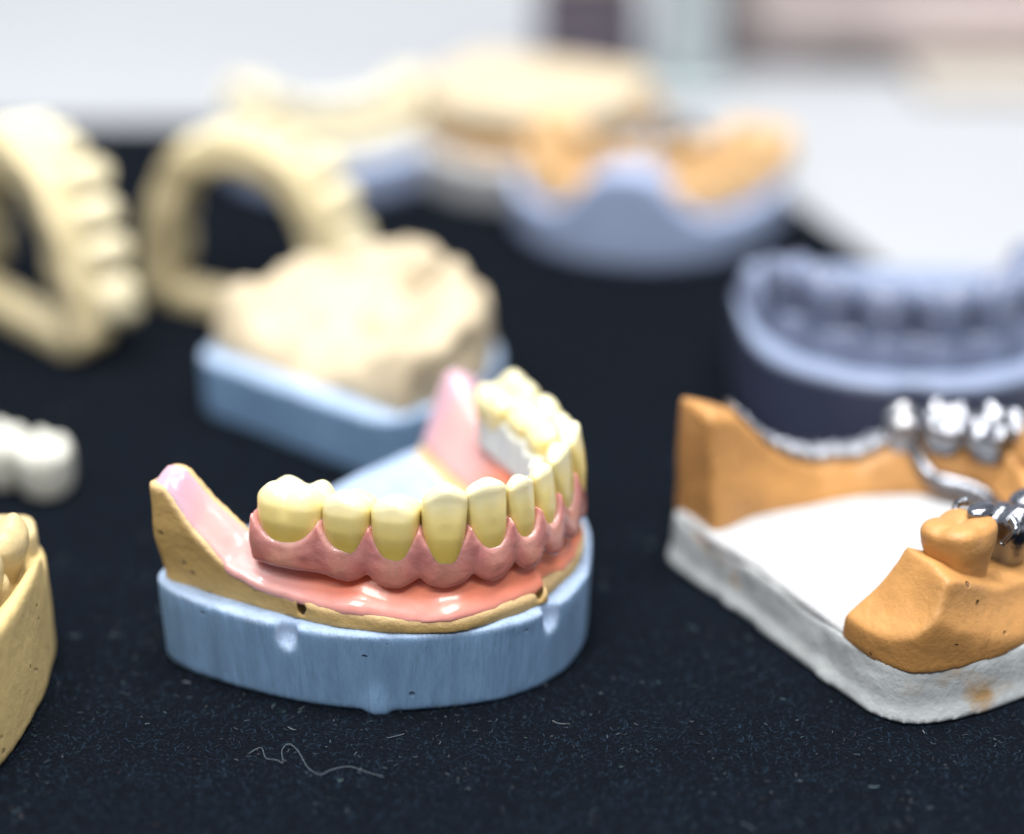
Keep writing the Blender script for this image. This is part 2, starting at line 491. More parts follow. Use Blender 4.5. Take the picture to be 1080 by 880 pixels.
for _ in range(10):
    OUT = (np.roll(OUT, 2, 0) + np.roll(OUT, 1, 0) + OUT + np.roll(OUT, -1, 0) + np.roll(OUT, -2, 0)) / 5
_t = np.roll(OUT, -1, 0) - np.roll(OUT, 1, 0); _t /= np.linalg.norm(_t, axis=1)[:, None]
OUT = OUT + np.stack([_t[:, 1], -_t[:, 0]], 1) * (.10 if np.sum(OUT[:, 0]*np.roll(OUT[:, 1], -1) - OUT[:, 1]*np.roll(OUT[:, 0], -1)) > 0 else -.10)
NOTCHES = ((-.42, -2.85), (1.93, -.12))
def base_top(X): return 1.27 + .05*(1-sstep(-2.6, -.5, X))
def build_centre():
    h = .05
    X, Y, Z, o = grid((-3.3, 2.4, -3.8, 3.6, -.12, 1.56), h)
    f, D = prism_sdf(X, Y, Z, OUT, 0, base_top(X), .045, .05)
    # ragged trimmed rim
    f = f + .020*noise(X, Y, 0*X, 3.0) * sstep(1.0, 1.25, Z) + .03*np.clip(noise(X, Y, Z, 5.0, 6)-.25, 0, 1) * sstep(1.1, 1.25, Z) + .010*noise(X, Y, 0*X, 8.0)*sstep(1.15, 1.4, Z)
    # vertical grinder ridges on the side wall
    f = f + .008*noise(X, Y, 0*X+0*Z, 2.6, 3.0)
    ridge = np.sqrt((X-.66)**2 + (Y+2.20)**2) - .12
    f = smin(f, np.maximum(ridge + .22*sstep(.05, .8, Z), np.maximum(Z-1.15, -Z)), .16)
    # U-shaped notches cut into the rim
    for nx, ny in NOTCHES:
        n_ = OUT[np.argmin((OUT[:, 0]-nx)**2 + (OUT[:, 1]-ny)**2)]
        a = math.atan2(ny, nx + .4)
        q = -(X-n_[0])*math.sin(a) + (Y-n_[1])*math.cos(a); rr = (X-n_[0])*math.cos(a) + (Y-n_[1])*math.sin(a)
        cut = np.sqrt(q**2 + np.minimum(Z-1.12, 0)**2*.40 + rr**2*.8) - .155
        f = smax(f, -cut, .04)
    V, Q = surf(f, o, h, 2)
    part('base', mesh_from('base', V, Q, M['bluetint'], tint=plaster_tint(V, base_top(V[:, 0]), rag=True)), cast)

    # tan stone ridge
    h = .045
    X, Y, Z, o = grid((-3.2, 2.3, -3.7, 3.6, 1.18, 3.3), h)
    S, Dd = ARCH.coords(X, Y)
    zt, sg, w = ztop_centre(S, Dd, Y)
    wob = .03*noise(X, Y, Z, 2.2)
    lip = .05*np.exp(-((Dd - w + .05)/.05)**2)
    f = smax(Dd - w + wob - -.16*np.clip(2.2-Z, 0, .9)*sstep(.5, .9, sg), Z - zt - lip - .02*noise(X, Y, 0*X, 4), .05)
    f = smax(f, -(Dd + np.where(S > 0, 1.1, lerp(1.1, .14, sstep(.45, .85, sg)))), .05)
    f = smax(f, -(X + 2.68), .04)
    f = smax(f, 1.25 - Z, .02)
    # pin gaps in the rim above the notches
    for nx, ny in ((-.36, -2.50), (1.72, -.14)):
        f = smax(f, -(np.sqrt((X-nx)**2 + (Y-ny)**2 + .5*(Z-1.45)**2) - .14), .05)
    V, Q = surf(f, o, h, 1)
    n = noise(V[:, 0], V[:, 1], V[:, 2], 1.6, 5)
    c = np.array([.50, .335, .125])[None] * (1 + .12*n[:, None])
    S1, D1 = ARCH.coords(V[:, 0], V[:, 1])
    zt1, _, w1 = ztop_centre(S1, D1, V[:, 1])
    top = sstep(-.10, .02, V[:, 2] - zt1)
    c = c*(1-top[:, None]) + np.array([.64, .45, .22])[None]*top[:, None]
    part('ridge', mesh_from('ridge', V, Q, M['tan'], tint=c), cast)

    # pink gum layer lying on the ridge
    h = .035
    X, Y, Z, o = grid((-3.1, 2.2, -3.6, 3.5, 1.40, 3.3), h)
    S, Dd = ARCH.coords(X, Y)
    zt, sg, w = ztop_centre(S, Dd, Y)
    bead = .055*np.exp(-((Dd - w*.80)/.10)**2) * (1 - sstep(.45, .65, sg))
    fold = .03*noise(X, Y, 0*X, 2.4, 9) * sstep(.2, .5, Dd)
    zt = zt + bead + fold + .02*noise(X, Y, 0*X, 1.5, 4)
    rag = .05*noise(X, Y, 0*X, 2.0, 2) + .02*noise(X, Y, 0*X, 6, 2)
    f = smax(Z - zt - .06, zt - .10 - Z, .03)
    f = smax(f, Dd - w + lerp(.03, .05, sstep(.5, .75, sg)) + rag*.8, .06)
    f = smax(f, -(Dd + np.where(S > 0, .72, lerp(.55, .02, sstep(.5, .84, sg))) + rag*.4), .06)
    f = smax(f, -(X + 2.64), .05)
    V, Q = surf(f, o, h, 2)
    S1, D1 = ARCH.coords(V[:, 0], V[:, 1]); s1 = np.abs(S1)/AH
    pale = np.array([.72, .39, .37]); coral = np.array([.88, .25, .14]); edgec = np.array([.70, .33, .30])
    k = sstep(.52, .72, s1)
    fr = coral[None]*(1-sstep(.25, .6, D1)[:, None]) + edgec[None]*sstep(.25, .6, D1)[:, None]
    c = fr*(1-k[:, None]) + pale[None]*k[:, None]
    lil = sstep(.88, .97, s1)[:, None]
    c = c*(1-lil) + np.array([.56, .36, .44])[None]*lil
    part('gum_layer', mesh_from('gum_layer', V, Q, M['pink'], tint=c), cast)
build_centre()

# ------------------------------------------------------------------ the bridge resting on it
bridge = thing('denture_bridge', 'full arch of yellow resin teeth in pink gum, resting on the blue based cast', 'denture', CLOC, CROT)
TEETH = []   # kind, s centre, width, thickness, gum line, height
for sgn in (-1, 1):
    s = 0.0
    for kind, w, t, zg, H in (('incisor', .44, .54, 2.32, .90), ('incisor', .58, .58, 2.33, .97), ('canine', .60, .68, 2.39, .92),
                              ('premolar', .64, .74, 2.33, .84), ('premolar', .67, .80, 2.36, .80), ('molar', 1.0, .96, 2.34, .78)):
        TEETH.append((kind, sgn*(s + w/2), w, t, zg, H)); s += w
TEETH.sort(key=lambda q: q[1])
SB = s

def build_bridge():
    tc = np.array([q[1] for q in TEETH]); tw = np.array([q[2] for q in TEETH]); tz = np.array([q[4] for q in TEETH])
    bounds = np.concatenate([[tc[0]-tw[0]/2], tc + tw/2])
    h = .03
    X, Y, Z, o = grid((-1.9, 2.1, -3.1, 3.1, 1.56, 2.95), h)
    S, Dd = ARCH.coords(X, Y)
    i = np.clip(np.searchsorted(bounds, S) - 1, 0, len(tc)-1)
    v = (S - tc[i]) / (tw[i]/2)                     # -1..1 within one tooth
    v = np.clip(v, -1, 1)
    zg = interp(S, tc, tz)
    zt = zg + .02 + .36*np.abs(v)**2.4
    mol = sstep(2.3, 2.9, np.abs(S))
    zb = 1.94 - .07*np.cos(v*math.pi*.5)*(1-mol) + .09*np.abs(v)**3*(1-mol) + .05*mol
    hh = np.clip((Z - zb) / (zt - zb), 0, 1)
    lab = lerp(.36, .30, hh) + .05*np.cos(v*math.pi*.5)*(1-.4*hh) + .06*mol + .03*np.sin(hh*math.pi)
    lab = lab + lerp(0, .05, mol)
    f = smax(Dd - lab, Z - zt, .06)
    f = smax(f, zb - Z, .07)
    f_l = smax(f, -(Dd + .10), .04)
    f_l = smax(f_l, np.abs(S) - SB - .03, .12)
    f_l = f_l + .014*noise(X, Y, Z, 3.5) + .006*noise(X, Y, Z, 9)
    V, Q = surf(f_l, o, h, 2)
    S1, D1 = ARCH.coords(V[:, 0], V[:, 1])
    zg1 = interp(S1, tc, tz)
    k = sstep(1.95, 2.35, V[:, 2])
    i1 = np.clip(np.searchsorted(bounds, S1) - 1, 0, len(tc)-1)
    v1 = np.clip(np.abs((S1 - tc[i1]) / (tw[i1]/2)), 0, 1)
    low = np.array([.55, .185, .145]); mid = np.array([.44, .175, .16]); root = np.array([.42, .22, .16])
    c = low[None]*(1-k[:, None]) + mid[None]*k[:, None]
    rr = ((1-sstep(.1, .7, v1)) * sstep(1.9, 2.1, V[:, 2]) * .45)[:, None]
    c = c*(1-rr) + root[None]*rr
    zt1 = zg1 + .02 + .36*v1**2.4
    rim = (sstep(-.10, .0, V[:, 2] - zt1) * .55 + (1 - sstep(1.84, 1.93, V[:, 2])) * .35)[:, None]
    c = c*(1-rim) + np.array([.68, .36, .33])[None]*rim
    vein = noise(V[:, 0], V[:, 1], V[:, 2], 4.5, 8)[:, None]
    c = c*(1 + np.array([.10, .22, .18])[None]*vein)
    part('gum', mesh_from('gum', V, Q, M['acrylic'], tint=c), bridge)
    # white lingual framework behind the teeth
    zt2 = zg + .30
    f = smax(smax(Dd + .08, -(Dd + .42 + .04*np.cos(v*math.pi)), .05), Z - zt2, .08)
    f = smax(f, 1.96 + .06*np.cos(v*math.pi) - Z, .08)
    f = smax(f, np.abs(S) - SB + .03, .1)
    V, Q = surf(f, o, h, 2)
    part('framework', mesh_from('framework', V, Q, M['ceramic']), bridge)
    for n, (kind, s, w, t, zg, H) in enumerate(TEETH):
        key = ('res', kind, w, s > 0)
        me = tooth_mesh(key, kind, w*1.045, t, H, M['tooth'], h=.024 if kind != 'molar' else .03, colours=TOOTHC, seed=n*3.1, root=.28)
        (px, py), (tx, ty) = ARCH.at(s)
        ang = math.atan2(ty, tx)
        # local +y must look outward (to the right of the travel direction)
        ob = part('tooth', me, bridge, (px, py, zg), (R(random.uniform(-1.5, 1.5)) + R({'incisor': -2, 'canine': 1, 'premolar': 7, 'molar': 10}[kind]), R(random.uniform(-2.5, 2.5)), ang + math.pi + R(random.uniform(-3, 3))))
        dep = {'incisor': .02, 'canine': .05, 'premolar': .05, 'molar': .03}[kind]
        ob.location += Vector((ty*dep, -tx*dep, 0)) * U
build_bridge()

# ================================================================== generic casts
def std_teeth(parent, arch, mats, specs, key, z0, h=.05, skip=(), root=.3, jitter=3, out=0.0, tight=1.0):
    """specs: list of (kind, width, thickness, height) from the midline outwards"""
    for sgn in (-1, 1):
        s = 0.0
        for n, (kind, w, t, H) in enumerate(specs):
            sc = sgn*(s + w/2); s += w
            if (sgn, n) in skip: continue
            me = tooth_mesh((key, kind, round(w, 2)), kind, w*tight, t, H, mats, h=h, root=root)
            (px, py), (tx, ty) = arch.at(sc)
            z = z0(sc) if callable(z0) else z0
            part('tooth', me, parent, (px + ty*out, py - tx*out, z), (R(random.uniform(-jitter, jitter)), R(random.uniform(-jitter, jitter)), math.atan2(ty, tx)+math.pi))
FULL = [('incisor', .52, .5, .85), ('incisor', .55, .52, .85), ('canine', .66, .66, .95), ('premolar', .68, .8, .8),
        ('premolar', .68, .85, .75), ('molar', 1.05, 1.0, .72), ('molar', 1.0, 1.0, .68)]
UPPER = [('incisor', .80, .55, .95), ('incisor', .62, .5, .88), ('canine', .7, .7, .98), ('premolar', .66, .85, .8),
         ('premolar', .64, .88, .75), ('molar', .98, 1.05, .72), ('molar', .92, 1.05, .66)]

# ------------------------------------------------------------------ orange cast on grey-white base with metal framework
RL = (5.8, 1.15, 0); RR = 30.2
rc = thing('dental_cast', 'orange stone jaw model on grey white plaster base, white filled middle, right edge', 'dental cast', RL, RR)
RA = Arch([(4.75, 0), (4.6, .62), (4.2, 1.2), (3.5, 1.72), (2.6, 2.02), (1.6, 2.2), (.8, 2.3), (.15, 2.35)])
ROUT = catmull(mirror([(5.55, 0), (5.4, .9), (4.9, 1.8), (3.9, 2.6), (2.6, 3.05), (1.2, 3.12), (.35, 2.95), (.02, 2.55), (-.06, 1.9), (-.04, .9), (-.03, 0)]), 8, True)

def rz_top(S):
    sg = np.abs(S) / RA.half
    far = interp(sg, [0, .35, .5, .62, .78, .9, 1.0], [1.9, 1.75, 1.45, 1.45, 1.9, 2.62, 2.85])
    near = interp(sg, [0, .4, .6, .75, .88, 1.0], [1.9, 1.55, 1.60, 1.88, 2.2, 2.22])
    return np.where(S > 0, far, near)

def build_right():
    h = .055
    X, Y, Z, o = grid((-.4, 5.8, -3.4, 3.4, -.12, 1.1), h)
    f, D = prism_sdf(X, Y, Z, ROUT, 0, .92, 0.0, .10)
    f = f + .05*noise(X, Y, Z, 1.1) + .02*noise(X, Y, Z, 3)
    f = f - .08*sstep(.35, .0, Z)*1.0 + .03        # foot spreads a little
    f = smax(f, -Z, .03)
    V, Q = surf(f, o, h, 2)
    part('base', mesh_from('base', V, Q, M['greystone']), rc)
    # white filled tongue space
    X, Y, Z, o = grid((-.3, 5.0, -2.9, 2.9, .7, 1.12), h)
    D = poly_sdf(X, Y, ROUT)
    f = smax(D + .05 + .03*noise(X, Y, 0*X, 2), Z - .965 - .015*noise(X, Y, 0*X, 1.5), .03)
    f = smax(f, .75 - Z, .02)
    V, Q = surf(f, o, h, 1)
    part('floor', mesh_from('floor', V, Q, M['white']), rc)
    # orange ridge
    h = .05
    X, Y, Z, o = grid((-.3, 5.7, -3.3, 3.3, .72, 3.1), h)
    S, Dd = RA.coords(X, Y)
    zt = rz_top(S)
    sg = np.abs(S)/RA.half
    D2 = poly_sdf(X, Y, ROUT)
    u = np.clip((Z - .9) / np.maximum(zt - .9, .2), 0, 1.2)
    flare = 1 - sstep(0, 1, u)
    wo = np.where(S > 0, .42 + .26*flare + .12*sstep(.84, .97, sg), .56 + .36*flare**1.5)
    wi = np.where(S > 0, .30 + .26*flare + .16*sstep(.84, .97, sg), .42 + .34*flare)
    f = smax(Dd - wo, -(Dd + wi), .10)
    # ends of the two arms: a concave slope down to the heel on the near side
    toe = np.where(S < 0, .12 + 1.0*(np.clip(u, 0, 1))**1.1*.62 - .42*flare**3, .10)
    f = smax(f, toe - X, .09)
    f = smax(f, Z - zt - .06*noise(X, Y, 0*X, 1.5) - np.where(Dd > .1, -.25*(Dd-.1), 0), np.where(S > 0, .20, .05))
    f = smax(f, D2 + .03, .04)
    f = f + .02*noise(X, Y, Z, 2.4)
    f = smax(f, .78 - Z, .02)
    V, Q = surf(f, o, h, 2)
    part('ridge', mesh_from('ridge', V, Q, M['orange']), rc)
    # stone teeth that stand in the ridge
    def put(name, kind, w, t, H, s, z, m, parent, key, root=.3, dz=0, h=.04, wear=0.0):
        me = tooth_mesh((key, kind, w, t, H), kind, w, t, H, m, h=h, root=root, wear=wear)
        (px, py), (tx, ty) = RA.at(s)
        return part(name, me, parent, (px, py, z + dz), (R(random.uniform(-3, 3)), R(random.uniform(-3, 3)), math.atan2(ty, tx)+math.pi))
    put('tooth', 'molar', 1.0, .92, .68, -RA.half + 1.30, 2.02, M['orange'], rc, 'orange', root=.4, wear=.15).rotation_euler.x = R(6)
    for s, k, w, t, H in ((-.32, 'canine', .68, .75, 1.0), (-.98, 'incisor', .6, .6, .82), (-1.6, 'canine', .7, .7, .95)):
        put('tooth', k, w, t, H, s, float(rz_top(np.array(s))) - .1, M['orange'], rc, 'orange')

    # ---- metal framework, lifted off as one piece
    fw = thing('partial_denture', 'silver metal partial denture framework seated on the orange cast at the right edge', 'partial denture', RL, RR)
    # beaded saddle on the far arm
    h = .04
    X, Y, Z, o = grid((-.3, 5.0, .6, 3.2, 1.0, 3.3), h)
    S, Dd = RA.coords(X, Y)
    zt = rz_top(S) + .02 + .04*noise(X, Y, 0*X, 1.5)
    s0, s1 = 2.2, RA.half - .62
    bead = .04*np.cos(S*2*math.pi/.28)
    f = np.sqrt(((Dd - .0)/1.7)**2 + ((Z - zt - .08)*1.1)**2) - .13 - bead*.7
    f = smax(f, np.abs(S - (s0+s1)/2) - (s1-s0)/2, .1)
    holes = np.sqrt(((S - np.round(S/.28 - .5)*.28 - .14))**2 + (Dd+.02)**2) - .06
    f = smax(f, -holes, .04)
    V, Q = surf(f, o, h, 1)
    part('saddle', mesh_from('saddle', V, Q, M['bead']), fw)
    # crowns
    put('crown', 'premolar', .60, .66, 1.05, 2.02, 1.22, M['steel'], fw, 'metal', root=.3)
    for s, k, w, t, H, z in ((1.36, 'molar', .86, .92, .68, 1.62), (.56, 'molar', .92, 1.0, .72, 1.66)):
        put('crown', k, w, t, H, s, z, M['chrome'], fw, 'metal', root=.12)
        put('tooth', k, w*.9, t*.92, .6, s, z - .48, M['orange'], rc, 'stump', root=.3)
    # lingual bar
    ss = np.linspace(2.15, -2.6, 44); pts = []
    for s in ss:
        (px, py), (tx, ty) = RA.at(s)
        d = -.66 + .5*float(sstep(1.2, 2.1, np.array(s)))
        pts.append((px + ty*d, py - tx*d, 1.22 + .06*math.sin(s*1.3) + .60*float(sstep(1.5, 2.15, np.array(s)))))
    bar = tube_mesh('lingual_bar', pts, .14, M['chrome'], 10)
    part('lingual_bar', bar, fw)
    def clasp(s_a, s_b, d, za, zb, r=.055):
        pts = []
        for k in range(16):
            t = k/15; s = lerp(s_a, s_b, t)
            (px, py), (tx, ty) = RA.at(s)
            dd = d*(.75+.25*math.sin(t*math.pi))
            pts.append((px + ty*dd, py - tx*dd, lerp(za, zb, t) + .06*math.sin(t*math.pi)))
        part('clasp', tube_mesh('clasp', pts, r, M['chrome'], 8, radii=[lerp(r*1.4, r*.7, k/15) for k in range(16)]), fw)
    sm = -RA.half + 1.30
    clasp(sm + .62, sm + .45, .50, 2.5, 2.2)
    clasp(sm + .62, sm + .38, -.50, 2.5, 2.25)
    # occlusal rest and block on the near arm beside the stone molar
    put('crown', 'premolar', .70, .78, .70, sm + 1.05, 1.85, M['chrome'], fw, 'metal', root=.3)
    put('crown', 'premolar', .68, .74, .72, sm + 1.75, 1.80, M['chrome'], fw, 'metal', root=.3)
    (px, py), (tx, ty) = RA.at(sm + .42)
    V, Q = None, None
    X, Y, Z, o = grid((-.4, .4, -.3, .3, -.2, .2), .03)
    f = np.sqrt((X/.26)**2 + (Y/.17)**2 + (Z/.10)**2) - 1
    V, Q = surf(f*.1, o, .03, 1)
    part('rest', mesh_from('rest', V, Q, M['chrome']), fw, (px, py, 2.58), (0, 0, math.atan2(ty, tx)))
build_right()

# ------------------------------------------------------------------ blue-grey printed cast behind it
gc = thing('dental_cast', 'dark blue grey printed jaw model with full teeth, behind the orange cast', 'dental cast', (9.15, 11.1, 0), -95)
GA = Arch([(3.35, 0), (3.22, .75), (2.85, 1.42), (2.25, 1.95), (1.5, 2.28), (.7, 2.45), (.15, 2.5)])
GOUT = catmull(mirror([(4.6, 0), (4.57, .35), (4.35, 1.25), (3.7, 2.2), (2.75, 2.75), (1.55, 2.98), (.6, 3.0), (.05, 2.75), (-.05, 2.0), (-.05, 1.0), (-.05, 0)]), 8, True)
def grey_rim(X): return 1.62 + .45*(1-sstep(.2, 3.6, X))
def build_grey():
    h = .07
    X, Y, Z, o = grid((-.4, 5.2, -3.4, 3.4, -.15, 2.5), h)
    f, D = prism_sdf(X, Y, Z, GOUT, 0, grey_rim(X), 0, .08)
    f = smax(f, -(np.sqrt((X-4.72)**2 + Y**2) - .36), .12)
    # vestibule gutter behind the rim
    S, Dd = GA.coords(X, Y)
    f = smax(f, -(np.maximum(np.abs(Dd - .44) - .12, grey_rim(X) - .3 - Z)), .15)
    V, Q = surf(f, o, h, 2)
    k = sstep(-.20, -.08, V[:, 2] - grey_rim(V[:, 0]))[:, None]  # lit rim and shaded wall painted into the resin colour
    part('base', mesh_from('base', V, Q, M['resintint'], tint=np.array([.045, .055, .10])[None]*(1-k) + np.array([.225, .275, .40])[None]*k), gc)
    X, Y, Z, o = grid((-.2, 5.8, -3.3, 3.3, 1.3, 2.7), h)
    S, Dd = GA.coords(X, Y)
    bul = .09*np.cos((S-.42)*2*math.pi/.84)
    f = smax(Dd - .40 - bul - .12*sstep(2.1, 1.5, Z), -(Dd + .5), .1)
    f = smax(f, Z - 2.12, .12); f = smax(f, 1.36 - Z, .03)
    f = smax(f, .8 - X, .1)
    V, Q = surf(f, o, h, 2)
    part('gum', mesh_from('gum', V, Q, M['resinblue']), gc)
    std_teeth(gc, GA, M['resinblue'], [('molar', .92, .95, .86), ('molar', .98, 1.0, .86), ('molar', 1.02, 1.05, .86), ('molar', 1.10, 1.1, .84)], 'grey', 2.14, h=.055, tight=1.06, skip={(-1, 3)})
build_grey()

# ------------------------------------------------------------------ beige upper cast on a blue base
bc = thing('dental_cast', 'beige stone upper jaw model on a pale blue base, behind the central cast', 'dental cast', (-1.95, 7.55, 0), 51)
BA = Arch([(3.7, 0), (3.5, .7), (3.0, 1.35), (2.2, 1.85), (1.2, 2.1), (.3, 2.1)])
BOUT = catmull(mirror([(4.35, 0), (4.2, .9), (3.7, 1.8), (2.8, 2.4), (1.6, 2.65), (.6, 2.5), (.05, 2.1), (-.03, 1.2), (-.03, 0)]), 8, True)
def build_beige():
    h = .06
    X, Y, Z, o = grid((-.4, 4.7, -3.1, 3.1, -.15, 1.4), h)
    f, D = prism_sdf(X, Y, Z, BOUT, 0, 1.15, .03, .06)
    f = f + .03*noise(X, Y, Z, 1.3)
    V, Q = surf(f, o, h, 2)
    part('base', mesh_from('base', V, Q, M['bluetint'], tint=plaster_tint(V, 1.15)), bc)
    X, Y, Z, o = grid((-.3, 4.6, -2.9, 2.9, .95, 3.2), h)
    S, Dd = BA.coords(X, Y)
    D2 = poly_sdf(X, np.where(Y > 0, Y*(1 + .28*sstep(.4, 1.6, X)*(1-sstep(3.2, 4.2, X))), Y), BOUT)
    sg = np.abs(S)/BA.half
    cr = interp(sg, [0, .3, .6, .85, 1], [2.55, 2.5, 2.4, 2.3, 2.15])
    pal = 1.62 + .42*sstep(0, 3.2, X)
    ins = lerp(pal, cr, np.exp(-(np.clip(-Dd, 0, 9)/.55)**2))
    outs = cr - .55*np.clip(Dd, 0, 2)**1.3
    zt = np.where(Dd < 0, ins, outs)
    zt = zt + .18*noise(X, Y, 0*X, 1.7) + .13*noise(X, Y, 0*X, 3.6)
    zt = zt - 1.0*np.exp(-((S + .62)/.27)**2) * (np.abs(Dd) < .8) + .10*np.abs(noise(X, Y, 0*X, 2.6, 14))        # a missing tooth at the front
    zt = np.where(X < .9, lerp(1.05, zt, sstep(.15, .8, X)), zt)
    f = smax(smax(D2 + .20 + .12*noise(X, Y, Z, 1.8), .42 + .1*noise(X, Y, Z, 1.2) - X, .1), Z - zt, .1)
    f = smax(f, 1.0 - Z, .02)
    V, Q = surf(f, o, h, 2)
    part('ridge', mesh_from('ridge', V, Q, M['beige']), bc)
    X, Y, Z, o = grid((1.2, 3.4, -1.2, 1.2, 1.3, 2.6), h)
    for s, k, w, t, H in ((.05, 'incisor', .75, .6, .5), (-1.1, 'canine', .7, .7, .5), (-1.8, 'canine', .7, .75, .42)):
        me = tooth_mesh(('beige', k, w, H), k, w, t, H, M['beige'], h=.05)
        (px, py), (tx, ty) = BA.at(s)
        part('tooth', me, bc, (px, py, 2.22), (R(random.uniform(-8, 8)), R(random.uniform(-8, 8)), math.atan2(ty, tx)+math.pi))
build_beige()

# ------------------------------------------------------------------ two cream arches standing on their heels
def standing_arch(label, loc, normal_deg, key, bar=True, scale=1.0, lean=0):
    # local x (front of the mouth) points up, local z (biting side) points along normal_deg
    n = R(normal_deg)
    zx = Vector((math.cos(n), math.sin(n), 0)); xx = Vector((0, 0, 1)); yy = zx.cross(xx)
    m = Matrix((xx, yy, zx)).transposed()
    m = Matrix.Rotation(R(lean), 3, yy) @ m
    t = thing('dental_arch_model', label, 'dental model', loc, rot=m.to_euler(), group=None)
    t.scale = (scale,)*3
    A = Arch([(3.62, 0), (3.48, .65), (3.2, 1.22), (2.5, 1.68), (1.6, 1.98), (.55, 2.15)])
    h = .06
    X, Y, Z, o = grid((-.15, 4.9, -3.0, 3.0, -.9, .9), h)
    S, Dd = A.coords(X, Y)
    f = smax(Dd - .38 - .08*(1-sstep(-.5, .3, Z)), -(Dd + .24 + .10*(1-sstep(-.5, .3, Z))), .1)
    f = smax(f, np.abs(Z + .05) - .42 - .05*noise(X, Y, 0*X, 2), .12)
    f = smax(f, -X, .03)
    f = f + .03*noise(X, Y, Z, 1.8)
    V, Q = surf(f, o, h, 2)
    part('gum', mesh_from('gum', V, Q, M['cream']), t)
    if bar:
        f = np.maximum(np.maximum(np.abs(X - .24) - .24, np.abs(Y) - 2.0), np.abs(Z + .05) - .42)
        V, Q = surf(smax(f, f, .05), o, h, 2)
        part('cross_bar', mesh_from('cross_bar', V, Q, M['cream']), t)
    std_teeth(t, A, M['creamtooth'], [(k, w, tt, H*.9) for k, w, tt, H in FULL[:6]], key, .30, h=.055, out=.27)
    return t
standing_arch('cream horseshoe tooth arch standing upright, seen open from the front', (-3.25, 13.6, 0), 63, 'cream', scale=.95)
standing_arch('cream tooth arch standing upright, cut by the left edge', (-7.6, 13.1, 0), 43, 'cream')

# ------------------------------------------------------------------ yellow cast cut by the left edge, near
yc = thing('dental_cast', 'yellow stone jaw model cut by the left edge, nearest the camera', 'dental cast', (-7.66, 1.15, 0), -88)
def build_yellow():
    A = Arch([(4.8, 0), (4.6, .75), (4.1, 1.42), (3.3, 1.92), (2.3, 2.25), (1.2, 2.42), (.3, 2.5)])
    O = catmull(mirror([(5.6, 0), (5.45, .9), (4.9, 1.9), (3.9, 2.62), (2.7, 2.95), (1.4, 3.05), (.4, 2.95), (0, 2.5), (-.05, 1.4), (-.05, 0)]), 8, True)
    h = .06
    X, Y, Z, o = grid((-.4, 6, -3.4, 3.4, -.15, 2.6), h)
    S, Dd = A.coords(X, Y)
    f, D = prism_sdf(X, Y, Z, O, 0, 1.95, .0, .12)
    f = f + .02*noise(X, Y, Z, 1.6)
    gut = np.maximum(np.abs(Dd - .42) - .08, 1.6 + .1*noise(X, Y, 0*X, 2) - Z)
    f = smax(f, -gut, .16)
    V, Q = surf(f, o, h, 2)
    part('base', mesh_from('base', V, Q, M['yellow']), yc)
    X, Y, Z, o = grid((-.2, 5.6, -3.2, 3.2, 1.5, 2.8), h)
    S, Dd = A.coords(X, Y)
    f = smax(Dd - .36 - .06*np.cos(S*2*math.pi/.68), -(Dd + .5), .1)
    f = smax(f, Z - 2.0 - .05*noise(X, Y, 0*X, 2), .12); f = smax(smax(f, 1.55 - Z, .02), -X, .05)
    V, Q = surf(f, o, h, 2)
    part('gum', mesh_from('gum', V, Q, M['yellowtooth']), yc)
    std_teeth(yc, A, M['yellowtooth'], FULL, 'yellow', 1.9, h=.05)
build_yellow()

# ------------------------------------------------------------------ loose porcelain bridge
pb = thing('crown_bridge', 'small white porcelain crowns joined together, lying on the cloth at the left edge', 'dental crowns', (-6.1, 5.95, 0), -25)
def build_porcelain():
    x = 0
    for k, w in enumerate((.86, .84, .72)):
        kind = 'molar' if k < 2 else 'premolar'
        me = tooth_mesh(('porc', kind, w), kind, w, .92, 1.0, M['ceramic'], h=.04, root=.06)
        part('crown', me, pb, (.35 - x, 0, .06), (R(2), 0, 0)); x += w*1.0
build_porcelain()

